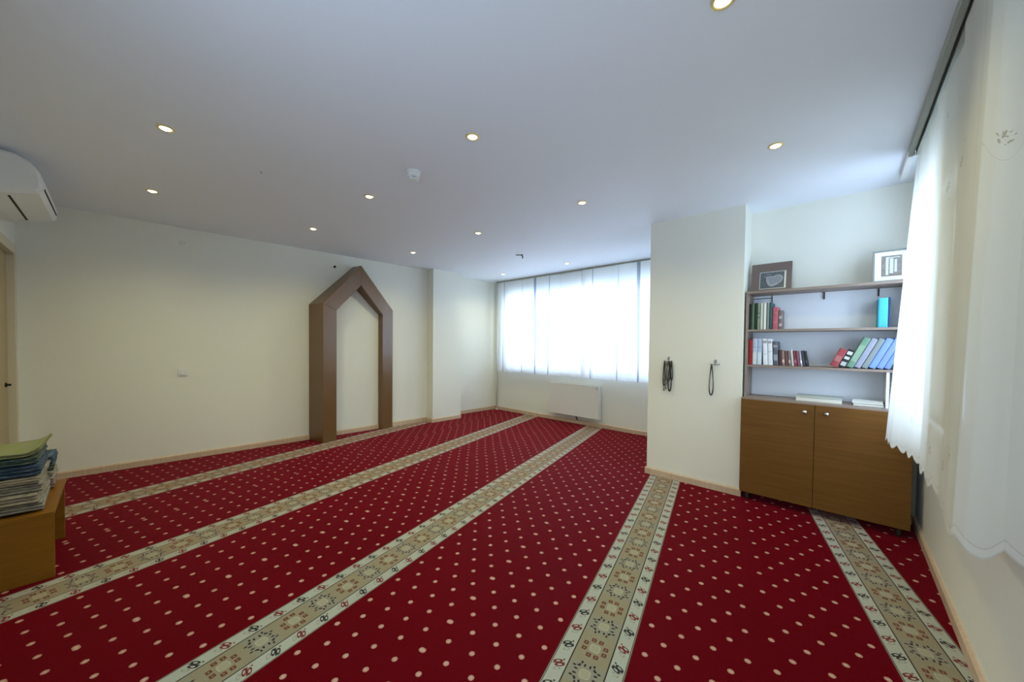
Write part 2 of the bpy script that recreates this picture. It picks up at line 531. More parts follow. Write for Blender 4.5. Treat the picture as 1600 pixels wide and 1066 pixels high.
IN = (-NV.x, -NV.y)
baseboard('baseboard_left', wl(-0.9, 0), wl(3.24, 0), IN, 'pale beech skirting along the arch wall')
baseboard('baseboard_pilaster', wl(3.225, -0.187), wl(3.81, -0.187), IN, 'pale beech skirting across the pilaster front')
baseboard('baseboard_pilaster_side', wl(3.24, 0), wl(3.24, -0.187), (-EV.x, -EV.y), 'pale beech skirting on the pilaster side')
baseboard('baseboard_recess', wl(3.81, 0.097), wl(4.95, 0.097), IN, 'pale beech skirting in the far recess')
baseboard('baseboard_far', (-5.15, YF), (XC0, YF), (0, -1), 'pale beech skirting under the far window')
baseboard('baseboard_column', (XC0 - 0.015, YC), (XC1 + 0.015, YC), (0, -1), 'pale beech skirting around the thick column')
baseboard('baseboard_column_side', (XC0, YC), (XC0, YF), (-1, 0), 'pale beech skirting on the column window side')
baseboard('baseboard_alcove', (XC1, YA), (XR, YA), (0, -1), 'pale beech skirting behind the brown cabinet')
baseboard('baseboard_right', (XR, YB), (XR, YA), (-1, 0), 'pale beech skirting along the right wall')
baseboard('baseboard_back', (DX1 + 0.05, YB), (XR, YB), (0, 1), 'pale beech skirting along the door wall')


# ------------------------------------------------------------------ windows
def window(name, label, along, a0, a1, z0, z1, face, out, mull, sill_in):
    """along 'x': wall faces -y, frame sits at y=face..out ; along 'y': wall faces -x"""
    w = thing(name, label, None); w['kind'] = 'structure'
    def B(b, p0, p1, q0, q1, zz0, zz1, bev=0.003):
        if along == 'x': box(b, p0, p1, q0, q1, zz0, zz1, bev)
        else: box(b, q0, q1, p0, p1, zz0, zz1, bev)
    f0, f1 = face + 0.08, face + 0.15
    b = newbm()
    B(b, a0, a0 + 0.06, f0, f1, z0, z1); B(b, a1 - 0.06, a1, f0, f1, z0, z1)
    B(b, a0 + 0.06, a1 - 0.06, f0, f1, z0, z0 + 0.06); B(b, a0 + 0.06, a1 - 0.06, f0, f1, z1 - 0.06, z1)
    obj('window_frame', b, M_PVC, w)
    edges = [a0 + 0.06] + list(mull) + [a1 - 0.06]
    for x in mull:
        b = newbm(); B(b, x - 0.035, x + 0.035, f0, f1, z0 + 0.06, z1 - 0.06); obj('mullion', b, M_PVC, w)
    for e0, e1 in zip(edges, edges[1:]):
        b = newbm(); B(b, e0 - 0.0, e1 + 0.0, f0 + 0.03, f0 + 0.036, z0 + 0.05, z1 - 0.05, 0); obj('pane', b, M_GLASS, w)
    b = newbm(); B(b, a0 - 0.02, a1 + 0.02, face - sill_in, face + 0.08, z0 - 0.03, z0, 0.004); obj('window_sill', b, M_SILL, w)
    return w


window('window_1', 'wide white framed window in the far wall behind voile', 'x', WX0, WX1, WZ0, WZ1, YF, YF + .2, (-4.05, -3.24, -2.42), 0.03)
window('window_2', 'white framed side window behind the right curtain', 'y', RY0, RY1, RZ0, RZ1, XR, XR + .2, (3.13,), 0.03)

window('added_window', 'added unseen white framed window behind the photographer', 'x', NX0, NX1, RZ0, RZ1, YB - 0.22, YB, (), 0.0)

# iron grille outside the far window, ladder pattern
g = thing('window_grille', 'iron security grille of ladder bars outside the far window', 'grille', (0, YF + 0.27, WZ0))
vm = None
for cx in (-4.55, -3.95, -3.35, -2.75, -2.15):
    for dx in (-0.05, 0.05):
        b = newbm(); box(b, -0.007, 0.007, -0.007, 0.007, 0.0, WZ1 - WZ0)
        if vm is None:
            o = obj('vertical_bar', b, M_IRON, g); vm = o.data
        else:
            b.free(); o = bpy.data.objects.new('vertical_bar', vm); C.objects.link(o); o.parent = g
        o.location = (cx + dx, 0, 0)
    for k in range(9):
        b = newbm(); box(b, -0.05, 0.05, -0.005, 0.005, -0.006, 0.006)
        o = obj('rung', b, M_IRON, g); o.location = (cx, 0, 0.10 + k * 0.15)
for z in (0.03, 0.72, 1.36):
    b = newbm(); box(b, WX0, WX1, -0.006, 0.006, -0.008, 0.008); o = obj('cross_rail', b, M_IRON, g); o.location = (0, 0.012, z)


# ------------------------------------------------------------------ curtains
def curtain(name, label, m, n, rows, pos, group=None):
    """pos(k in 0..1, h in 0..1) -> xyz; uv in metres (along, above hem)"""
    b = newbm(); uvl = b.loops.layers.uv.new('UVMap')
    vs = []; uvs = {}
    L = 0.0; prev = None
    for i in range(n + 1):
        k = i / n; col = []
        p0 = Vector(pos(k, 0.5))
        if prev is not None: L += (p0 - prev).length
        prev = p0
        for j in range(rows + 1):
            h = (j / rows) ** 1.15
            p = Vector(pos(k, h)); v = b.verts.new(p); uvs[v] = (L, p.z - pos(k, 0)[2]); col.append(v)
        vs.append(col)
    for i in range(n):
        for j in range(rows):
            f = b.faces.new([vs[i][j], vs[i + 1][j], vs[i + 1][j + 1], vs[i][j + 1]]); f.smooth = True
            for l in f.loops: l[uvl].uv = uvs[l.vert]
    o = obj(name, b, m)
    return tag(o, label, 'curtain', group)


def lerp_tab(tab, q):
    for (a, va), (b, vb) in zip(tab, tab[1:]):
        if q <= b: return va + (vb - va) * max(0, (q - a)) / (b - a)
    return tab[-1][1]


def far_panel(x0, x1, ph, yoff):
    def pos(k, h):
        x = x0 + (x1 - x0) * k
        s = x * 7.0 + ph
        w = 0.55 * math.sin(s) + 0.35 * math.sin(2.3 * s + 1.0) + 0.45 * math.sin(5.1 * s + ph) * (0.6 + 0.4 * math.sin(0.7 * s))
        y = YF - 0.085 + yoff + 0.016 * w * (1.0 - 0.25 * h)
        zb = 0.775 - 0.004 * math.sin(x * 40)
        return (x + 0.006 * math.sin(3 * s), y, zb + (2.505 - zb) * h)
    return pos


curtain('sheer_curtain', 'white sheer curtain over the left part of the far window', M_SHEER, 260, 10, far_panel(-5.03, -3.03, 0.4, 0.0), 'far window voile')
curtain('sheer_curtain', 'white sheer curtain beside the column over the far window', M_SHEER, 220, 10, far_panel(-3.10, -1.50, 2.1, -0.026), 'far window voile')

RX = 0.300
XB = [(-0.6, 0.30), (1.0, 0.30), (1.5, 0.292), (1.9, 0.265), (2.4, 0.278), (2.75, 0.282), (3.0, 0.25), (3.2, 0.215), (3.4, 0.198)]


def right_panel(y0t, y0b, y1t, y1b, ph, off, scal, amp):
    def pos(k, h):
        y0 = y0b + (y0t - y0b) * h; y1 = y1b + (y1t - y1b) * h
        y = y0 + (y1 - y0) * k
        s = y * 9.0 + ph
        w = 0.6 * math.sin(s) + 0.4 * math.sin(2.7 * s + 0.7)
        xb = lerp_tab(XB, y)
        x = xb + (RX - xb) * h + off + amp * w * (0.35 + 0.65 * (1 - h))
        zb = 0.735 - scal[0] * abs(math.sin(math.pi * y / scal[1] + scal[2]))
        return (x, y, zb + (2.47 - zb) * h)
    return pos


PB = [(0.0, (0.418, 1.600)), (0.12, (0.400, 1.640)), (0.30, (0.335, 1.622)), (0.50, (0.272, 1.640)), (0.58, (0.252, 1.672)), (0.66, (0.256, 1.75)), (1.0, (0.282, 2.06))]
PT = [(0.0, (0.418, 1.640)), (0.12, (0.402, 1.668)), (0.30, (0.362, 1.650)), (0.50, (0.318, 1.660)), (0.58, (0.300, 1.690)), (0.66, (0.298, 1.76)), (1.0, (0.300, 2.06))]


def near_panel(k, h):
    def at(tab):
        return Vector((lerp_tab([(q, p[0]) for q, p in tab], k), lerp_tab([(q, p[1]) for q, p in tab], k)))
    p = at(PB) * (1 - h) + at(PT) * h
    w = 0.004 * math.sin(26 * k) * (1 - 0.5 * h)
    zb = 0.752 - 0.040 * abs(math.sin(math.pi * (k - 0.02) / 0.27))
    return (p.x - 0.3 * w, p.y + w, zb + (2.47 - zb) * h)


curtain('embroidered_curtain', 'cream embroidered curtain end turned to the wall at the right edge', M_EMBR, 110, 24, near_panel)
curtain('embroidered_curtain', 'bright backlit embroidered curtain hanging in front of the bookcase end', M_EMBR, 260, 24, right_panel(1.80, 1.80, 3.34, 3.33, 1.2, 0.014, (0.03, 0.11, 0.2), 0.012))

# curtain rails
r = thing('curtain_rail', 'grey green curtain rail along the ceiling above the right curtains', 'curtain rail', (RX, 0, H))
bm = newbm(); prism(bm, [(-0.025, 0.0), (0.025, 0.0), (0.025, -0.045), (0.006, -0.045), (0.006, -0.012), (-0.006, -0.012), (-0.006, -0.045), (-0.025, -0.045)], 'y', -0.55, 3.32); obj('rail_profile', bm, M_RAIL, r)
bm = newbm(); box(bm, -0.026, 0.004, 3.32, 3.74, -0.04, 0.0, 0.003); obj('rail_end', bm, M_WHITE, r)
r = thing('curtain_rail', 'slim curtain rail on the ceiling above the far window', 'curtain rail', (0, YF - 0.085, H))
bm = newbm(); box(bm, -5.05, XC0, -0.03, 0.03, -0.026, 0.0, 0.003); obj('rail_profile', bm, M_RAIL, r)

# heating pipe in the far corner
p = thing('heating_pipe', 'thin white vertical heating pipe in the far left corner', 'pipe', (-5.085, YF - 0.035, 0))
bm = newbm(); lathe(bm, [(0, 0.0), (0.013, 0.0), (0.013, H - 0.002), (0, H - 0.002)], 14); obj('pipe', bm, M_ENAMEL, p)
bm = newbm(); lathe(bm, [(0.013, 0.0), (0.026, 0.0), (0.026, 0.012), (0.013, 0.018)], 18); obj('floor_collar', bm, M_ENAMEL, p)

# ------------------------------------------------------------------ mihrab arch
PHI = 0.2403
u0, w0, W_, T_, HE, HA, HI, HIA = 1.524, 5.018, 1.111, 0.187, 1.806, 2.392, 1.727, 2.114
# local frame of the arch: origin front left foot; x along the front, y backwards to the wall
fdir = EV * math.cos(PHI) + NV * math.sin(PHI); bdir = -EV * math.sin(PHI) + NV * math.cos(PHI)
org = EV * u0 + NV * w0
MA = Matrix(((fdir.x, bdir.x, 0, org.x), (fdir.y, bdir.y, 0, org.y), (0, 0, 1, 0), (0, 0, 0, 1)))
arch = thing('mihrab_arch', 'bronze brown pointed prayer niche arch standing against the left wall', 'mihrab', org)
MAI = Matrix.Translation(org).inverted() @ MA


def wall_depth(x):  # depth from front plane to the wall at arch x
    return (DM - 0.004 - (w0 + x * math.sin(PHI))) / math.cos(PHI)


def arch_piece(name, quad):
    """quad: front polygon (x,z); extruded back until it meets the slanting wall"""
    b = newbm()
    A = [b.verts.new(MAI @ Vector((x, 0, z))) for x, z in quad]
    B = [b.verts.new(MAI @ Vector((x, wall_depth(x), z))) for x, z in quad]
    n = len(quad); b.faces.new(A); b.faces.new(B[::-1])
    for i in range(n): b.faces.new([A[i], B[i], B[(i + 1) % n], A[(i + 1) % n]])
    bmesh.ops.recalc_face_normals(b, faces=b.faces)
    bmesh.ops.bevel(b, geom=[e for e in b.edges], offset=0.0025, segments=1, affect='EDGES')
    return obj(name, b, M_BRONZE, arch)


def back_x(x, z): return x
arch_piece('leg', [(0, 0), (T_, 0), (T_, HI), (0, HE)])
arch_piece('leg', [(W_ - T_, 0), (W_, 0), (W_, HE), (W_ - T_, HI)])
arch_piece('gable_arm', [(0, HE), (T_, HI), (W_ / 2, HIA), (W_ / 2, HA)])
arch_piece('gable_arm', [(W_, HE), (W_ / 2, HA), (W_ / 2, HIA), (W_ - T_, HI)])

# ------------------------------------------------------------------ radiator
rad = thing('radiator', 'white flat panel radiator under the far window', 'radiator', (-3.26, YF - 0.001, 0.11))
bm = newbm(); box(bm, -0.475, 0.475, -0.115, -0.095, 0.03, 0.54, 0.006); obj('front_panel', bm, M_ENAMEL, rad)
bm = newbm(); box(bm, -0.475, 0.475, -0.05, -0.03, 0.03, 0.54, 0.006); obj('rear_panel', bm, M_ENAMEL, rad)
bm = newbm()
for k in range(30):
    x = -0.455 + k * 0.03
    box(bm, x, x + 0.004, -0.095, -0.05, 0.05, 0.52)
obj('convector_fins', bm, M_ENAMEL, rad)
for sx in (-1, 1):
    bm = newbm(); box(bm, sx * 0.476 - 0.003, sx * 0.476 + 0.003, -0.116, -0.028, 0.03, 0.545, 0.002); obj('side_cover', bm, M_ENAMEL, rad)
bm = newbm()
box(bm, -0.478, 0.478, -0.116, -0.108, 0.54, 0.55); box(bm, -0.478, 0.478, -0.036, -0.028, 0.54, 0.55)
for k in range(40):
    x = -0.47 + k * 0.024
    box(bm, x, x + 0.006, -0.108, -0.036, 0.543, 0.549)
obj('top_grille', bm, M_ENAMEL, rad)
bm = newbm(); lathe(bm, [(0, 0), (0.012, 0), (0.012, 0.02), (0.006, 0.026), (0, 0.026)], 14, Matrix.Translation((0.45, -0.115, 0.52)) @ Matrix.Rotation(math.pi / 2, 4, 'X')); obj('bleed_valve', bm, M_STEEL, rad)
bm = newbm(); tube(bm, [(0.05, -0.07, 0.035), (0.05, -0.07, 0.0), (0.05, -0.05, -0.03), (0.05, -0.022, -0.035)], 0.009); obj('supply_pipe', bm, M_DARK, rad)
for sx in (-1, 1):
    bm = newbm(); box(bm, sx * 0.35 - 0.015, sx * 0.35 + 0.015, -0.03, 0.0, 0.06, 0.50, 0.002); obj('wall_bracket', bm, M_ENAMEL, rad)

# ------------------------------------------------------------------ lower cabinet
CX0, CX1, CY0, CY1, CZ0, CZ1 = -0.628, 0.366, 3.603, 3.950, 0.065, 0.872
cab = thing('cabinet', 'low walnut brown two door cabinet under the bookshelf', 'cabinet', (0, 0, 0))
bm = newbm()
box(bm, CX0, CX0 + 0.018, CY0 + 0.02, CY1, CZ0, CZ1 - 0.018); box(bm, CX1 - 0.018, CX1, CY0 + 0.02, CY1, CZ0, CZ1 - 0.018)
box(bm, CX0 + 0.018, CX1 - 0.018, CY0 + 0.02, CY1, CZ0, CZ0 + 0.018); box(bm, CX0 + 0.018, CX1 - 0.018, CY1 - 0.008, CY1, CZ0 + 0.018, CZ1 - 0.018)
obj('body', bm, M_CABWOOD, cab)
bm = newbm(); box(bm, CX0, CX1, CY0 + 0.004, CY1, CZ1 - 0.018, CZ1, 0.002); obj('top_board', bm, M_CABEDGE, cab)
xs = -0.146
for (a, b_, kx) in ((CX0, xs - 0.0005, -0.205), (xs + 0.0005, CX1, -0.077)):
    bm = newbm(); box(bm, a + 0.001, b_ - 0.001, CY0, CY0 + 0.018, CZ0 + 0.002, CZ1 - 0.012, 0.0015); dr = obj('door', bm, M_CABWOOD, cab)
    bm = newbm(); lathe(bm, [(0, 0.0), (0.006, 0.0), (0.006, 0.012), (0.013, 0.018), (0.015, 0.026), (0.010, 0.032), (0, 0.033)], 18, Matrix.Translation((kx, CY0, 0.803)) @ Matrix.Rotation(math.pi / 2, 4, 'X'))
    k = obj('knob', bm, M_CHROME, dr); k['label'] = 'chrome knob'
for x in (CX0 + 0.05, CX1 - 0.05):
    for y in (CY0 + 0.05, CY1 - 0.05):
        bm = newbm(); lathe(bm, [(0, 0.0), (0.016, 0.0), (0.016, 0.01), (0.020, CZ0), (0, CZ0)], 12, Matrix.Translation((x, y, 0))); obj('leg', bm, M_LEG, cab)

# ------------------------------------------------------------------ open bookcase on the cabinet
BX0, BX1, BY0, BY1 = -0.628, 0.366, 3.700, 3.950
BZ = CZ1
bk = thing('bookcase', 'open shelf unit with brown edges standing on the walnut cabinet', 'bookcase', (0, 0, 0))
for x in (BX0, BX1 - 0.018):
    bm = newbm(); box(bm, x, x + 0.018, BY0, BY1, BZ, 1.760, 0.001); obj('side_panel', bm, M_CABEDGE, bk)
bm = newbm(); box(bm, BX0 + 0.018, BX1 - 0.018, BY1 - 0.006, BY1, BZ, 1.760); obj('back_panel', bm, M_CABIN, bk)
bm = newbm(); box(bm, BX0, BX1, BY0 - 0.01, BY1, 1.760, 1.780, 0.001); obj('top_board', bm, M_CABEDGE, bk)
SH2, SH3 = 1.452, 1.148
for z in (SH2, SH3):
    bm = newbm(); box(bm, BX0 + 0.018, BX1 - 0.018, BY0, BY1 - 0.006, z - 0.018, z, 0.001); obj('shelf', bm, M_CABEDGE, bk)
bm = newbm(); box(bm, 0.236, 0.252, BY0 + 0.01, BY1 - 0.006, BZ, SH3 - 0.018, 0.001); obj('divider', bm, M_CABIN, bk)
for x in (-0.12, 0.195):
    bm = newbm(); box(bm, x - 0.004, x + 0.004, BY1 - 0.02, BY1 - 0.006, 1.700, 1.758); obj('bracket', bm, M_DARK, bk)
bm = newbm(); box(bm, -0.475, -0.469, BY1 - 0.012, BY1 - 0.006, SH2, 1.760); obj('back_seam_strip', bm, M_DARK, bk)
bm = newbm(); box(bm, BX0 + 0.018, -0.475, BY1 - 0.010, BY1 - 0.006, 1.735, 1.741); obj('back_seam_strip', bm, M_DARK, bk)

# ------------------------------------------------------------------ books
_bookmats = {}


def bookmat(c):
    if c not in _bookmats: _bookmats[c] = mat('cover_%d' % len(_bookmats), c, 0.5, var=(40, 0.12))
    return _bookmats[c]


M_PAPER = mat('paper_edges', (0.62, 0.57, 0.46), 0.9, bump=(200, 0.2))


def book(label, x, z, w, h, depth, c, lean=0.0, band=None, front=3.735, group=None, cat='book'):
    """spine faces the camera (-y); x,z = bottom pivot corner; lean>0 tips the top to +x (pivot bottom right)"""
    t = thing('book', label, cat, (x, front, z + 0.0012), 0, group)
    t.rotation_euler = (0, lean, 0)
    M_ = bookmat(c)
    x0, x1 = (0.0, w) if lean <= 0 else (-w, 0.0)
    th = min(0.003, w * 0.14)
    b = newbm()   # cover: spine + two boards, slightly rounded spine
    prism(b, [(x0, depth), (x0, 0.004), (x0 + 0.15 * w, 0.0006), (x0 + 0.5 * w, 0), (x1 - 0.15 * w, 0.0006), (x1, 0.004), (x1, depth),
              (x1 - th, depth), (x1 - th, 0.006), (x0 + th, 0.006), (x0 + th, depth)], 'z', 0, h)
    obj('cover', b, M_, t)
    b = newbm(); box(b, x0 + th, x1 - th, 0.006, depth - 0.004, 0.003, h - 0.004); obj('pages', b, M_PAPER, t)
    if band:
        for (f0, f1, bc) in band:
            b = newbm(); box(b, x0 + 0.1 * w, x1 - 0.1 * w, -0.0012, 0.001, h * f0, h * f1); obj('spine_band', b, bookmat(bc), t)
    return t


GT, GM = 'books on the upper shelf', 'books on the middle shelf'
dg, lg, tl = (0.012, 0.025, 0.016), (0.22, 0.28, 0.20), (0.035, 0.085, 0.09)
gold = (0.45, 0.36, 0.18)
x = -0.606
for i, (w, c, lb) in enumerate(((0.017, dg, 'thin dark green book at the left end of the upper shelf'),
                               (0.020, (0.10, 0.16, 0.09), 'mossy green book second on the upper shelf'),
                               (0.021, dg, 'black green book third on the upper shelf'),
                               (0.022, lg, 'pale sage green book fourth on the upper shelf'),
                               (0.022, (0.02, 0.04, 0.03), 'dark green book with cream spine stripe, fifth on upper shelf'),
                               (0.022, (0.03, 0.045, 0.04), 'dark book with white spine stripe, sixth on upper shelf'),
                               (0.018, (0.20, 0.25, 0.20), 'grey green book seventh on the upper shelf'),
                               (0.020, tl, 'tall dark teal book beside the red book on the upper shelf'))):
    band = None
    if i == 4: band = ((0.0, 1.0, (0.55, 0.56, 0.45)),)
    if i == 5: band = ((0.0, 1.0, (0.72, 0.72, 0.66)),)
    if i == 3: band = ((0.45, 0.47, dg), (0.62, 0.64, dg))
    book(lb, x, SH2, w - 0.001, 0.222 + 0.003 * (i % 3), 0.17, c, band=band, group=GT)
    x += w
book('pinkish red book with dark red side on the upper shelf', -0.441, SH2, 0.038, 0.185, 0.14, (0.42, 0.10, 0.13), band=((0.3, 0.31, gold), (0.75, 0.76, gold)), group=GT)
book('small grey brown book right of the red one on the upper shelf', -0.400, SH2, 0.026, 0.157, 0.12, (0.16, 0.13, 0.12), band=((0.15, 0.3, (0.4, 0.38, 0.36)), (0.55, 0.7, (0.4, 0.38, 0.36))), lean=0.0, group=GT)
book('large turquoise folder at the right of the upper shelf', 0.186, SH2, 0.050, 0.212, 0.20, (0.06, 0.42, 0.52), group=GT)
book('dark blue book behind the turquoise folder on the upper shelf', 0.2365, SH2, 0.011, 0.215, 0.20, (0.02, 0.035, 0.11), group=GT)

# middle shelf, left run
book('bright red book at the left end of the middle shelf', -0.606, SH3, 0.028, 0.215, 0.16, (0.33, 0.015, 0.015), group=GM)
lb_ = (0.42, 0.52, 0.62)
book('light blue book beside the bright red book', -0.577, SH3, 0.034, 0.226, 0.16, lb_, band=((0.02, 0.48, (0.58, 0.66, 0.66)), (0.66, 0.68, (0.2, 0.25, 0.4))), group=GM)
book('light blue book second from the bright red book', -0.542, SH3, 0.031, 0.226, 0.16, (0.40, 0.48, 0.62), band=((0.02, 0.48, (0.58, 0.66, 0.66)), (0.66, 0.68, (0.2, 0.25, 0.4))), group=GM)
wh = (0.70, 0.72, 0.74)
book('white book left of its twin on the middle shelf', -0.499, SH3, 0.033, 0.224, 0.16, wh, lean=-0.045, band=((0.83, 0.93, (0.3, 0.3, 0.33)), (0.4, 0.42, (0.4, 0.4, 0.42))), group=GM)
book('white book beside the dark grey book on the middle shelf', -0.464, SH3, 0.033, 0.222, 0.16, (0.68, 0.71, 0.75), lean=-0.045, band=((0.83, 0.92, (0.3, 0.3, 0.33)), (0.5, 0.52, (0.4, 0.4, 0.42))), group=GM)
book('dark grey book right of the white books on the middle shelf', -0.426, SH3, 0.033, 0.200, 0.15, (0.10, 0.10, 0.12), lean=-0.055, band=((0.2, 0.45, (0.3, 0.3, 0.32)), (0.75, 0.85, (0.3, 0.3, 0.32))), group=GM)
small = [('small dark brown paperback right of the dark grey book', (0.06, 0.04, 0.04), 0.020), ('small rose brown paperback second in the low run', (0.30, 0.18, 0.16), 0.020),
         ('small chocolate paperback third in the low run', (0.12, 0.06, 0.05), 0.021), ('small grey brown paperback fourth in the low run', (0.18, 0.14, 0.13), 0.020),
         ('small cream spined paperback in the low run', (0.55, 0.52, 0.48), 0.016), ('small maroon paperback beside the cream spined one', (0.16, 0.04, 0.05), 0.020),
         ('small plum paperback near the end of the low run', (0.22, 0.08, 0.11), 0.020), ('small pale paperback between plum and black ones', (0.40, 0.38, 0.42), 0.014),
         ('small dark slate paperback next to last in the low run', (0.05, 0.05, 0.07), 0.018), ('small black leaning paperback ending the low run', (0.02, 0.02, 0.025), 0.015)]
x = -0.388
for i, (lb, c, w) in enumerate(small):
    book(lb, x, SH3, w - 0.002, 0.128 - 0.003 * (i % 4) + (0.006 if i == 4 else 0), 0.11, c, lean=-0.05 - 0.012 * i, band=((0.2, 0.4, tuple(min(1, q * 2.2 + 0.05) for q in c)),) if i % 2 else None, group=GM)
    x += w + 0.0008
# middle shelf, right run leaning to the right
lean = [('leaning red book at the start of the right run', -0.028, 0.052, 0.155, (0.30, 0.05, 0.055), 0.42, 0.13),
        ('leaning black book with pale patches on its spine', 0.015, 0.036, 0.150, (0.02, 0.022, 0.02), 0.42, 0.13),
        ('leaning green book with a mottled spine', 0.060, 0.040, 0.240, (0.13, 0.24, 0.16), 0.36, 0.16),
        ('leaning lilac grey book beside the green one', 0.099, 0.034, 0.235, (0.26, 0.27, 0.33), 0.35, 0.16),
        ('leaning grey green book before the blue ones', 0.136, 0.034, 0.235, (0.20, 0.23, 0.22), 0.35, 0.16),
        ('leaning cornflower blue book beside the grey green one', 0.178, 0.040, 0.235, (0.18, 0.28, 0.62), 0.34, 0.16),
        ('leaning cornflower blue book in the middle of the blue three', 0.217, 0.036, 0.235, (0.18, 0.27, 0.60), 0.33, 0.16)]
lean.append(('cornflower blue book at the right end of the middle shelf', 0.252, 0.036, 0.225, (0.16, 0.25, 0.58), 0.33, 0.16))
prev = -0.080
for lb, xr, w, h, c, ang, dp in lean:
    bnd = None; ang = 0.40
    if 'black' in lb: bnd = ((0.08, 0.3, (0.4, 0.42, 0.4)), (0.45, 0.6, (0.5, 0.5, 0.46)), (0.72, 0.9, (0.5, 0.5, 0.46)))
    if 'red' in lb: bnd = ((0.3, 0.6, (0.38, 0.13, 0.12)),)
    if 'mottled' in lb: bnd = ((0.2, 0.75, (0.22, 0.33, 0.22)),)
    book(lb, xr, SH3 + 0.0005, (xr - prev) * math.cos(ang) * 0.95, (h - 0.02) / math.cos(ang), dp, c, lean=ang, band=bnd, group=GM)
    prev = xr

# flat things in the bottom compartment
bx = thing('box_file', 'flat white box lying on the cabinet top under the shelves', 'box', (-0.132, 3.80, BZ + 0.001))
bm = newbm(); box(bm, -0.138, 0.138, -0.09, 0.09, 0, 0.030, 0.002); obj('tray', bm, mat('white_card', (0.66, 0.64, 0.56), 0.7), bx)
bm = newbm(); box(bm, -0.141, 0.141, -0.093, 0.093, 0.030, 0.040, 0.002); obj('lid', bm, mat('pale_green_card', (0.40, 0.44, 0.40), 0.7), bx)
for i, (lb, c, dz, a) in enumerate((('lower grey booklet lying at the right on the cabinet top', (0.42, 0.45, 0.46), 0.0, 0.03), ('upper pale booklet lying on the grey booklet', (0.62, 0.66, 0.66), 0.020, -0.05))):
    t = thing('booklet', lb, 'booklet', (0.148, 3.80, BZ + 0.001 + dz), a, 'flat booklets')
    bm = newbm(); box(bm, -0.082, 0.082, -0.085, 0.085, 0, 0.003, 0.001); box(bm, -0.082, 0.082, -0.085, 0.085, 0.016, 0.019, 0.001); box(bm, -0.082, -0.079, -0.085, 0.085, 0.003, 0.016); obj('cover', bm, bookmat(c), t)
    bm = newbm(); box(bm, -0.079, 0.079, -0.082, 0.082, 0.003, 0.016); obj('pages', bm, M_PAPER, t)


# ------------------------------------------------------------------ pictures on the bookcase top
def picture(label, x0, x1, ybot, tilt, h, fw, m_frame, parts):
    t = thing('framed_picture', label, 'picture', ((x0 + x1) / 2, ybot, 1.7805), 0)
    t.rotation_euler = (-tilt, 0, 0)
    w = (x1 - x0) / 2
    fl, fr, fb, ft = fw
    b = newbm(); box(b, -w, -w + fl, 0, 0.018, 0, h, 0.002); box(b, w - fr, w, 0, 0.018, 0, h, 0.002)
    box(b, -w + fl, w - fr, 0, 0.018, 0, fb, 0.002); box(b, -w + fl, w - fr, 0, 0.018, h - ft, h, 0.002)
    obj('frame', b, m_frame, t)
    parts(t, w, h, fw)
    return t


M_BROWNF = mat('brown_grey_frame', (0.155, 0.115, 0.10), 0.45)
M_OLIVEF = mat('olive_grey_frame', (0.22, 0.23, 0.20), 0.4)
M_SLATE = mat('slate_print', (0.10, 0.115, 0.125), 0.35, var=(60, 0.25))
M_SILVER = mat('silver_relief', (0.55, 0.58, 0.60), 0.35, metal=0.4)
M_GREYFILL = mat('grey_relief', (0.24, 0.26, 0.28), 0.4)
M_MAT = mat('ivory_mat', (0.74, 0.78, 0.72), 0.8)
M_PHOTO = mat('sepia_print', (0.22, 0.19, 0.16), 0.5, var=(35, 0.5))
M_PHOTOL = mat('pale_print', (0.55, 0.60, 0.60), 0.5, var=(30, 0.2))


def relief(t, w, h, fw):
    x0, x1, z0, z1 = -w + fw[0], w - fw[1], fw[2], h - fw[3]
    b = newbm(); box(b, x0, x1, 0.006, 0.014, z0, z1); obj('print', b, M_SLATE, t)
    b = newbm(); box(b, x0, x0 + 0.004, 0.001, 0.006, z0, z1); box(b, x1 - 0.012, x1, 0.001, 0.006, z0, z1); box(b, x0, x1, 0.001, 0.006, z0, z0 + 0.005); box(b, x0, x1, 0.001, 0.006, z1 - 0.005, z1)
    obj('inner_fillet', b, M_SILVER, t)
    cx, cz = (x0 + x1) / 2 + 0.010, (z0 + z1) / 2 - 0.004
    base = [(-0.052, 0.022), (-0.036, 0.036), (-0.008, 0.034), (0.012, 0.042), (0.036, 0.044), (0.056, 0.030), (0.056, 0.004), (0.040, -0.020), (0.012, -0.040), (-0.014, -0.050), (-0.036, -0.038), (-0.050, -0.008)]
    def pear(s, n=4):
        P = [Vector((a * s, c * s)) for a, c in base]; m = len(P); out = []
        for i in range(m):
            p0, p1, p2, p3 = P[i - 1], P[i], P[(i + 1) % m], P[(i + 2) % m]
            for k in range(n):
                u = k / n
                q = 0.5 * ((2 * p1) + (p2 - p0) * u + (2 * p0 - 5 * p1 + 4 * p2 - p3) * u * u + (3 * p1 - p0 - 3 * p2 + p3) * u ** 3)
                out.append((cx + q.x, cz + q.y))
        return out
    b = newbm(); prism(b, pear(0.95), 'y', 0.003, 0.006); obj('fruit_shape', b, M_GREYFILL, t)
    b = newbm(); tube(b, [(p[0], 0.003, p[1]) for p in pear(1.0)], 0.0030, 6, True); obj('fruit_outline', b, M_SILVER, t)
    b = newbm(); tube(b, [(p[0] - 0.001, 0.002, p[1]) for p in pear(0.78)[30:48]], 0.0022, 6); obj('fruit_highlight', b, M_SILVER, t)
    lf = [(cx - 0.018, cz + 0.040), (cx - 0.034, cz + 0.056), (cx - 0.052, cz + 0.055), (cx - 0.070, cz + 0.040), (cx - 0.064, cz + 0.030), (cx - 0.040, cz + 0.036)]
    b = newbm(); tube(b, [(p[0], 0.003, p[1]) for p in lf], 0.0028, 6, True); obj('leaf_outline', b, M_SILVER, t)


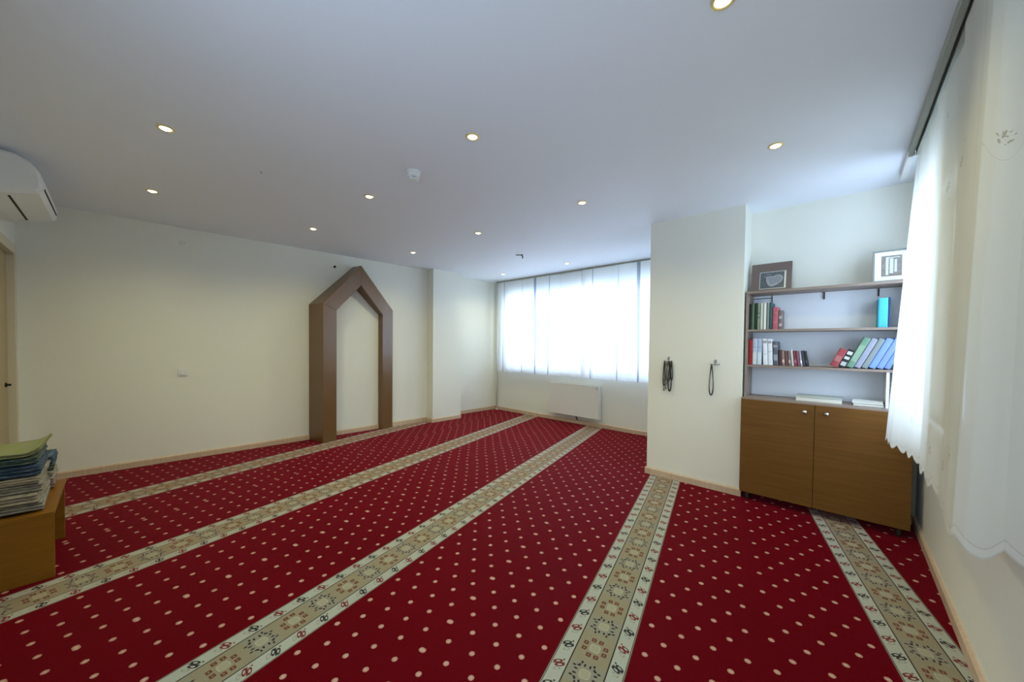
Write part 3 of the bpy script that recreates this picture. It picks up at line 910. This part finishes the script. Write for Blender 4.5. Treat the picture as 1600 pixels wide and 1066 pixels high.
def photo(t, w, h, fw):
    fw = fw[0]
    b = newbm(); box(b, -w + fw, w - fw, 0.007, 0.014, fw, h - fw); obj('mat_board', b, M_MAT, t)
    iw, z0, z1 = w - fw - 0.034, fw + 0.030, h - fw - 0.030
    b = newbm(); box(b, -iw, iw, 0.0055, 0.007, z0, z1); obj('print', b, M_PHOTO, t)
    b = newbm(); box(b, -iw + 0.022, -iw + 0.036, 0.0048, 0.0055, z0 + 0.01, z1 - 0.01); box(b, -iw + 0.042, -iw + 0.060, 0.0048, 0.0055, z0 + 0.02, z1 - 0.022); box(b, -iw + 0.034, iw - 0.01, 0.0048, 0.0055, z1 - 0.018, z1 - 0.012); box(b, -iw + 0.066, -iw + 0.078, 0.0048, 0.0055, z0 + 0.03, z1 - 0.03)
    obj('print_detail', b, M_PHOTOL, t)


picture('brown framed dark print of a pear, left on the bookcase top', -0.612, -0.326, 3.790, 0.20, 0.256, (0.062, 0.038, 0.024, 0.078), M_BROWNF, relief)
pr = picture('olive framed print with ivory mat, right on the bookcase top', 0.150, 0.345, 3.745, 0.12, 0.235, (0.012,) * 4, M_OLIVEF, photo)
pr.rotation_euler = (-0.12, 0, 0.0)


# ------------------------------------------------------------------ hooks and prayer beads on the column
def hook(label, x, z):
    t = thing('wall_hook', label, 'hook', (x, YC, z), 0, 'hooks on the column')
    b = newbm(); box(b, -0.010, 0.010, -0.006, 0.0, -0.012, 0.022, 0.003); obj('plate', b, M_STEEL, t)
    b = newbm(); tube(b, [(0, -0.004, 0.0), (0, -0.016, -0.014), (0, -0.018, -0.022)], 0.004); tube(b, [(-0.036, -0.030, -0.012), (-0.034, -0.020, -0.022), (0, -0.017, -0.024), (0.034, -0.020, -0.022), (0.036, -0.030, -0.012)], 0.004)
    obj('double_prong', b, M_STEEL, t)
    return t


hook('steel double hook holding the bundle of beads', -1.256, 1.176)
hook('steel double hook holding the single black bead string', -0.845, 1.162)


def beads(label, hx, hz, dx, L, spread, r, m_b, m_t, n=33, yo=-0.022, tassel=True):
    t = thing('prayer_beads', label, 'prayer beads', (hx + dx, YC + yo, hz), 0, 'prayer beads on the column')
    b = newbm()
    for k in range(n):
        a = k / n
        # narrow loop that hangs down and widens toward the bottom
        ph = 2 * math.pi * a
        z = -L * (0.5 - 0.5 * math.cos(ph))
        wd = spread * (0.35 + 0.65 * (-z / L)) * math.sin(ph)
        M_ = Matrix.Translation((wd, -0.004 * math.sin(ph * 2), z))
        lathe(b, [(0, -r), (r * 0.75, -r * 0.7), (r, 0), (r * 0.75, r * 0.7), (0, r)], 7, M_)
    obj('bead_string', b, m_b, t)
    if tassel:
        b = newbm(); lathe(b, [(0, -L - 0.004), (0.004, -L - 0.006), (0.005, -L - 0.018), (0.003, -L - 0.022), (0.007, -L - 0.05), (0, -L - 0.052)], 10); obj('tassel', b, m_t, t)
    return t


M_B1 = mat('black_beads', (0.012, 0.014, 0.016), 0.25, spec=0.6)
M_B2 = mat('olive_wood_beads', (0.10, 0.085, 0.05), 0.35)
M_B3 = mat('grey_beads', (0.22, 0.21, 0.19), 0.35)
M_B4 = mat('dark_brown_beads', (0.035, 0.025, 0.015), 0.3)
HX, HZ = -1.256, 1.150
beads('long dark brown bead string at the left of the bundle', HX, HZ, -0.034, 0.235, 0.012, 0.0062, M_B4, M_B2, 60, -0.026)
beads('grey bead string in the middle of the bundle', HX, HZ, -0.016, 0.22, 0.024, 0.0055, M_B3, M_B3, 60, -0.030)
beads('olive wood bead string in the middle of the bundle', HX, HZ, 0.004, 0.19, 0.022, 0.0058, M_B2, M_B3, 52, -0.026)
beads('thick black bead string at the right of the bundle', HX, HZ, 0.022, 0.285, 0.018, 0.0065, M_B1, M_B1, 68, -0.032, False)
beads('short dark bead string on the right prong of the bundle', HX, HZ, 0.036, 0.18, 0.012, 0.0055, M_B4, M_B3, 48, -0.026)
beads('single black bead string hanging alone on the right hook', -0.845, 1.138, -0.026, 0.275, 0.021, 0.0058, M_B1, M_B1, 70, -0.028, False)

# ------------------------------------------------------------------ socket, plugs, ceiling bits
so = thing('wall_socket', 'small white wall socket on the left wall', 'socket', wl(0.202, 0) + (0.962,), math.pi / 2 - AM)
so.rotation_euler = (0, 0, -AM + math.pi / 2)
bm = newbm(); box(bm, -0.042, 0.042, -0.012, 0.0, -0.042, 0.042, 0.006)
so.rotation_euler = (0, 0, math.pi / 2 - AM)
pl = obj('cover_plate', bm, M_WHITE, so)
bm = newbm(); lathe(bm, [(0.024, 0.0), (0.026, 0.004), (0.021, 0.005), (0.019, -0.004), (0, -0.004)], 24, Matrix.Translation((0, -0.012, 0)) @ Matrix.Rotation(math.pi / 2, 4, 'X')); obj('socket_well', bm, M_ENAMEL, so)
bm = newbm()
for sx in (-1, 1): lathe(bm, [(0, 0.0), (0.003, 0.0), (0.003, 0.0015), (0, 0.0015)], 8, Matrix.Translation((sx * 0.0095, -0.0085, 0)) @ Matrix.Rotation(math.pi / 2, 4, 'X'))
obj('contact_holes', bm, M_DARK, so)

wp = thing('wall_plug', 'small black wall plug above the pointed arch', 'wall plug', wl(1.773, 0) + (2.356,), math.pi / 2 - AM)
bm = newbm(); lathe(bm, [(0, 0.0), (0.016, 0.0), (0.017, 0.006), (0.008, 0.012), (0, 0.012)], 14, Matrix.Rotation(math.pi / 2, 4, 'X')); obj('plug_rim', bm, M_BLACK, wp)
bm = newbm(); tube(bm, [(0, -0.01, 0), (0, -0.03, -0.003), (0, -0.034, 0.008)], 0.004); obj('stub', bm, M_BLACK, wp)
wn = thing('wall_nail', 'small nail with plaster patch high on the left wall', 'nail', wl(0.206, 0) + (2.372,), math.pi / 2 - AM)
bm = newbm(); lathe(bm, [(0, 0.0), (0.024, 0.0), (0.018, 0.002), (0, 0.003)], 14, Matrix.Rotation(math.pi / 2, 4, 'X')); obj('plaster_patch', bm, M_WALL, wn)
bm = newbm(); tube(bm, [(0.004, -0.002, 0), (0.004, -0.014, -0.003)], 0.0035); obj('nail_shank', bm, M_STEEL, wn)

ch = thing('ceiling_hook', 'bent black hook on the ceiling before the far window', 'hook', (-3.26, 3.756, H))
bm = newbm(); lathe(bm, [(0, 0), (0.012, 0), (0.010, -0.006), (0, -0.006)], 12); obj('rose', bm, M_BLACK, ch)
bm = newbm(); tube(bm, [(-0.07, -0.05, -0.006), (-0.005, -0.004, -0.008), (0.004, 0.004, -0.02), (0.004, 0.004, -0.052)], [0.004, 0.006, 0.008, 0.008]); obj('hook_arm', bm, M_BLACK, ch)
ch.location.z = H
cn = thing('ceiling_hook', 'tiny pale hook on the ceiling above the left wall', 'hook', (-3.117, 0.715, H))
bm = newbm(); lathe(bm, [(0, 0), (0.012, 0), (0.010, -0.004), (0, -0.004)], 12); obj('rose', bm, M_CEIL, cn)
bm = newbm(); tube(bm, [(0, 0, -0.002), (0, 0, -0.014), (0.008, 0.004, -0.018)], 0.003); obj('hook_arm', bm, M_STEEL, cn)

sd = thing('smoke_detector', 'round white smoke detector on the ceiling', 'smoke detector', (-2.291, 1.449, H))
bm = newbm(); lathe(bm, [(0, 0), (0.048, 0), (0.048, -0.012), (0.044, -0.016), (0, -0.016)], 28); obj('base_plate', bm, M_WHITE, sd)
bm = newbm(); lathe(bm, [(0.036, -0.016), (0.042, -0.024), (0.040, -0.036), (0.030, -0.040), (0, -0.040)], 28); obj('body', bm, M_WHITE, sd)
bm = newbm()
for k in range(12):
    M_ = Matrix.Rotation(2 * math.pi * k / 12, 4, 'Z')
    box(bm, 0.024, 0.032, -0.004, 0.004, -0.056, -0.038, 0, M_)
obj('vent_ribs', bm, M_WHITE, sd)
bm = newbm(); lathe(bm, [(0.020, -0.040), (0.020, -0.054), (0, -0.054)], 20); obj('sensor_core', bm, M_DARK, sd)
bm = newbm(); lathe(bm, [(0.010, -0.056), (0.034, -0.056), (0.034, -0.060), (0.022, -0.064), (0, -0.064)], 24); obj('cap', bm, M_WHITE, sd)

# ------------------------------------------------------------------ downlights
LIGHTS = [(-2.921, 0.205, 'lit ceiling downlight at the upper left, nearest the air conditioner side'),
          (-4.216, 0.213, 'lit ceiling downlight just right of the air conditioner'),
          (-0.340, 1.465, 'lit ceiling downlight cut by the top edge of the photo'),
          (-1.648, 1.438, 'large lit ceiling downlight right of the smoke detector'),
          (-2.961, 1.445, 'lit ceiling downlight left of and below the smoke detector'),
          (-4.257, 1.451, 'lit ceiling downlight above the left shoulder of the pointed arch'),
          (-0.328, 2.725, 'lit ceiling downlight above the bookcase, rightmost of all'),
          (-1.685, 2.721, 'lit ceiling downlight in front of the thick column'),
          (-3.003, 2.711, 'lit ceiling downlight third from the column in its row'),
          (-4.310, 2.718, 'lit ceiling downlight closest to the pilaster and arch tip'),
          (-3.085, 4.584, 'lit ceiling downlight close above the middle of the far curtain'),
          (-4.414, 4.579, 'lit ceiling downlight in the far left window corner')]
proto = None
for i, (x, y, lb) in enumerate(LIGHTS):
    t = thing('downlight', lb, 'ceiling light', (x, y, H), 0, 'recessed ceiling downlights')
    if proto is None:
        b = newbm(); lathe(b, [(0.026, -0.001), (0.029, -0.005), (0.036, -0.006), (0.041, -0.003), (0.042, 0.0)], 32); o1 = obj('rim', b, M_BRASS, t)
        b = newbm(); lathe(b, [(0, -0.013), (0.012, -0.0115), (0.022, -0.007), (0.028, -0.002)], 28); o2 = obj('lamp_face', b, M_LAMP, t)
        proto = (o1, o2)
    else:
        for o in proto:
            c = o.copy(); C.objects.link(c); c.parent = t
    d = bpy.data.lights.new('lamp', 'SPOT'); d.energy = LAMP_W; d.color = LAMP_COL; d.spot_size = math.radians(150); d.spot_blend = 0.8; d.shadow_soft_size = 0.025
    lo = bpy.data.objects.new('lamp', d); C.objects.link(lo); lo.parent = t; lo.location = (0, 0, -0.020)

# ------------------------------------------------------------------ air conditioner on the door wall
ac = thing('air_conditioner', 'white wall mounted air conditioner at the upper left', 'air conditioner', (-4.39, YB, 2.22))
prof = [(0.0, 0.0), (0.06, 0.0), (0.255, 0.052), (0.272, 0.075), (0.275, 0.13), (0.262, 0.19), (0.225, 0.245), (0.165, 0.278), (0.09, 0.288), (0.0, 0.288)]
bm = newbm(); prism(bm, prof, 'x', -0.42, 0.42)
for f in bm.faces: f.smooth = False
casing = obj('casing', bm, M_WHITE, ac)
for sx in (-1, 1):
    b = newbm()
    pr2 = [(a * 0.985 + 0.001, z * 0.985 + 0.002) for a, z in prof]
    pr3 = [(0.02 + a * 0.86, 0.02 + z * 0.86) for a, z in prof]
    A = [b.verts.new((sx * 0.42, a, z)) for a, z in pr2]; B = [b.verts.new((sx * 0.438, a, z)) for a, z in pr3]
    n = len(A); b.faces.new(B)
    for i in range(n): b.faces.new([A[i], A[(i + 1) % n], B[(i + 1) % n], B[i]])
    bmesh.ops.recalc_face_normals(b, faces=b.faces)
    obj('end_cap', b, M_WHITE, ac)
bm = newbm(); box(bm, -0.36, 0.36, 0.270, 0.2765, 0.088, 0.104, 0.001); s_ = obj('outlet_slot', bm, M_DARK, ac); s_['label'] = 'dark air outlet slot'
Ml = Matrix.Translation((0, 0.13, 0.0185)) @ Matrix.Rotation(0.26, 4, 'X')
bm = newbm(); box(bm, -0.36, 0.36, -0.006, 0.006, -0.002, 0.003, 0, Ml); obj('bottom_seam', bm, M_DARK, ac)

# ------------------------------------------------------------------ low table with newspapers
TX0, TX1, TY0, TY1, TZ = -3.86, -3.16, -0.575, -0.234, 0.362
tb = thing('low_table', 'low golden brown wooden table at the left edge', 'table', (0, 0, 0))
bm = newbm(); box(bm, TX0, TX1, TY0, TY1, TZ - 0.022, TZ, 0.002); obj('table_top', bm, M_TABLE, tb)
bm = newbm(); box(bm, TX1 - 0.020, TX1 - 0.001, TY0, TY1 - 0.001, 0.0, TZ - 0.022, 0.002); obj('end_panel', bm, M_TABLE, tb)
bm = newbm(); box(bm, TX0 + 0.10, TX0 + 0.12, TY0, TY1 - 0.001, 0.0, TZ - 0.022, 0.002); obj('end_panel', bm, M_TABLE, tb)
bm = newbm(); box(bm, TX0 + 0.12, TX1 - 0.02, TY0 + 0.01, TY0 + 0.03, 0.12, TZ - 0.022, 0.002); obj('stretcher_board', bm, M_TABLE, tb)

M_NEWS = {}


def newsmat(name, c, c2):
    m = bpy.data.materials.new(name); m.use_nodes = True; nt = m.node_tree; X.nt = nt; b = nt.nodes['Principled BSDF']
    tc = nt.nodes.new('ShaderNodeTexCoord')
    n = nt.nodes.new('ShaderNodeTexNoise'); n.inputs['Scale'].default_value = 14; n.inputs['Detail'].default_value = 6
    mp = nt.nodes.new('ShaderNodeMapping'); mp.inputs['Scale'].default_value = (1, 2.5, 9)
    nt.links.new(tc.outputs['Object'], mp.inputs[0]); nt.links.new(mp.outputs[0], n.inputs['Vector'])
    f = (X(n.outputs['Fac']) - 0.40) * 4.0
    f = xmax(xmin(f, 1.0), 0.0)
    nt.links.new(mixcol(c, c2, f), b.inputs['Base Color'])
    b.inputs['Roughness'].default_value = 0.7; b.inputs['Specular IOR Level'].default_value = 0.2
    return m


N_GREY = newsmat('newsprint', (0.27, 0.255, 0.21), (0.13, 0.125, 0.105))
N_CREAM = newsmat('newsprint_cream', (0.33, 0.30, 0.23), (0.17, 0.15, 0.115))
N_BLUE = newsmat('blue_front_page', (0.02, 0.045, 0.09), (0.09, 0.13, 0.18))
N_TEAL = newsmat('teal_front_page', (0.03, 0.07, 0.075), (0.16, 0.16, 0.11))
N_YELL = newsmat('yellow_green_page', (0.24, 0.25, 0.155), (0.22, 0.25, 0.075))
N_PINK = newsmat('pink_page', (0.27, 0.19, 0.17), (0.13, 0.10, 0.095))


def newspaper(label, xc, yc, lx, ly, z, th, m, rz=0.0, wave=0.004, curl=0.0, sag=0.0, ph=0.0):
    """folded newspaper: rounded fold towards +x, loose leaves at the back"""
    t = thing('newspaper', label, 'newspaper', (xc, yc, z), rz, 'newspapers on the low table')
    b = newbm()
    def dz(x, y):
        e = max(0.0, (y / ly - 0.30)) / 0.2
        return wave * math.sin(9 * y + 5 * x + 0.8) + curl * e * e + sag * (abs(x) / lx)
    ny = 14
    leaves = 3
    for L in range(leaves):
        r = th / leaves / 2 * 0.97
        zc = th * (L + 0.5) / leaves
        off = 0.004 * math.sin(3 * L + ph)
        sec = []
        nx = 5
        for i in range(nx + 1): sec.append((-lx / 2 + (lx - r) * i / nx + off, -r))
        for k in range(1, 6):
            a = -math.pi / 2 + math.pi * k / 6; sec.append((lx / 2 - r + r * 1.6 * math.cos(a) + off, r * math.sin(a)))
        for i in range(nx, -1, -1): sec.append((-lx / 2 + (lx - r) * i / nx + off, r))
        rows = []
        for j in range(ny + 1):
            y = -ly / 2 + ly * j / ny + 0.003 * math.sin(2 * L + ph)
            rows.append([b.verts.new((sx, y, zc + sz + dz(sx, y))) for sx, sz in sec])
        n = len(sec)
        for j in range(ny):
            for i in range(n):
                f = b.faces.new([rows[j][i], rows[j][(i + 1) % n], rows[j + 1][(i + 1) % n], rows[j + 1][i]]); f.smooth = True
        b.faces.new(rows[0]); b.faces.new(rows[-1][::-1])
    bmesh.ops.recalc_face_normals(b, faces=b.faces)
    obj('folded_leaves', b, m, t)
    return t


z = TZ + 0.008
stack = [('grey folded newspaper at the very bottom of the stack', N_GREY, 0.046, 0.0, 0.02),
         ('cream folded newspaper second from the bottom of the stack', N_CREAM, 0.050, 0.004, -0.03),
         ('grey folded newspaper third from the bottom of the stack', N_GREY, 0.046, -0.006, 0.04),
         ('cream folded newspaper just under the blue one', N_CREAM, 0.036, 0.006, -0.02)]
for i, (lb, m, th, dy, rz) in enumerate(stack):
    newspaper(lb, -3.40 + 0.012 * math.sin(2.1 * i), -0.424 + dy, 0.38, 0.28 + 0.012 * math.cos(3 * i), z, th, m, rz * 0.9, 0.006, 0.0, 0.0, i * 1.3); z += th + 0.0025
newspaper('blue front page newspaper in the middle of the stack', -3.40, -0.428, 0.37, 0.285, z + 0.003, 0.058, N_BLUE, 0.01, 0.006, 0.006, 0.0, 0.7); z += 0.066
newspaper('teal and grey newspaper under the yellow green one', -3.40, -0.430, 0.38, 0.28, z + 0.003, 0.034, N_TEAL, 0.0, 0.006, 0.010, 0.0, 2.0); z += 0.041
newspaper('yellow green newspaper on top of the stack with lifted corner', -3.40, -0.425, 0.38, 0.30, z + 0.004, 0.022, N_YELL, -0.03, 0.006, 0.034, 0.0, 2.2)
# second pile behind
z = TZ + 0.008
for i, (lb, m, th) in enumerate((('pinkish newspaper at the bottom of the rear pile', N_PINK, 0.05), ('cream newspaper second in the rear pile', N_CREAM, 0.05), ('teal newspaper near the top of the rear pile', N_TEAL, 0.04), ('pale blue newspaper crumpled on top of the rear pile', N_BLUE, 0.05))):
    newspaper(lb, -3.735, -0.42, 0.20, 0.30, z, th, m, 0.02 * (-1) ** i, 0.006, 0.0, 0.0, i * 2.1); z += th + 0.004
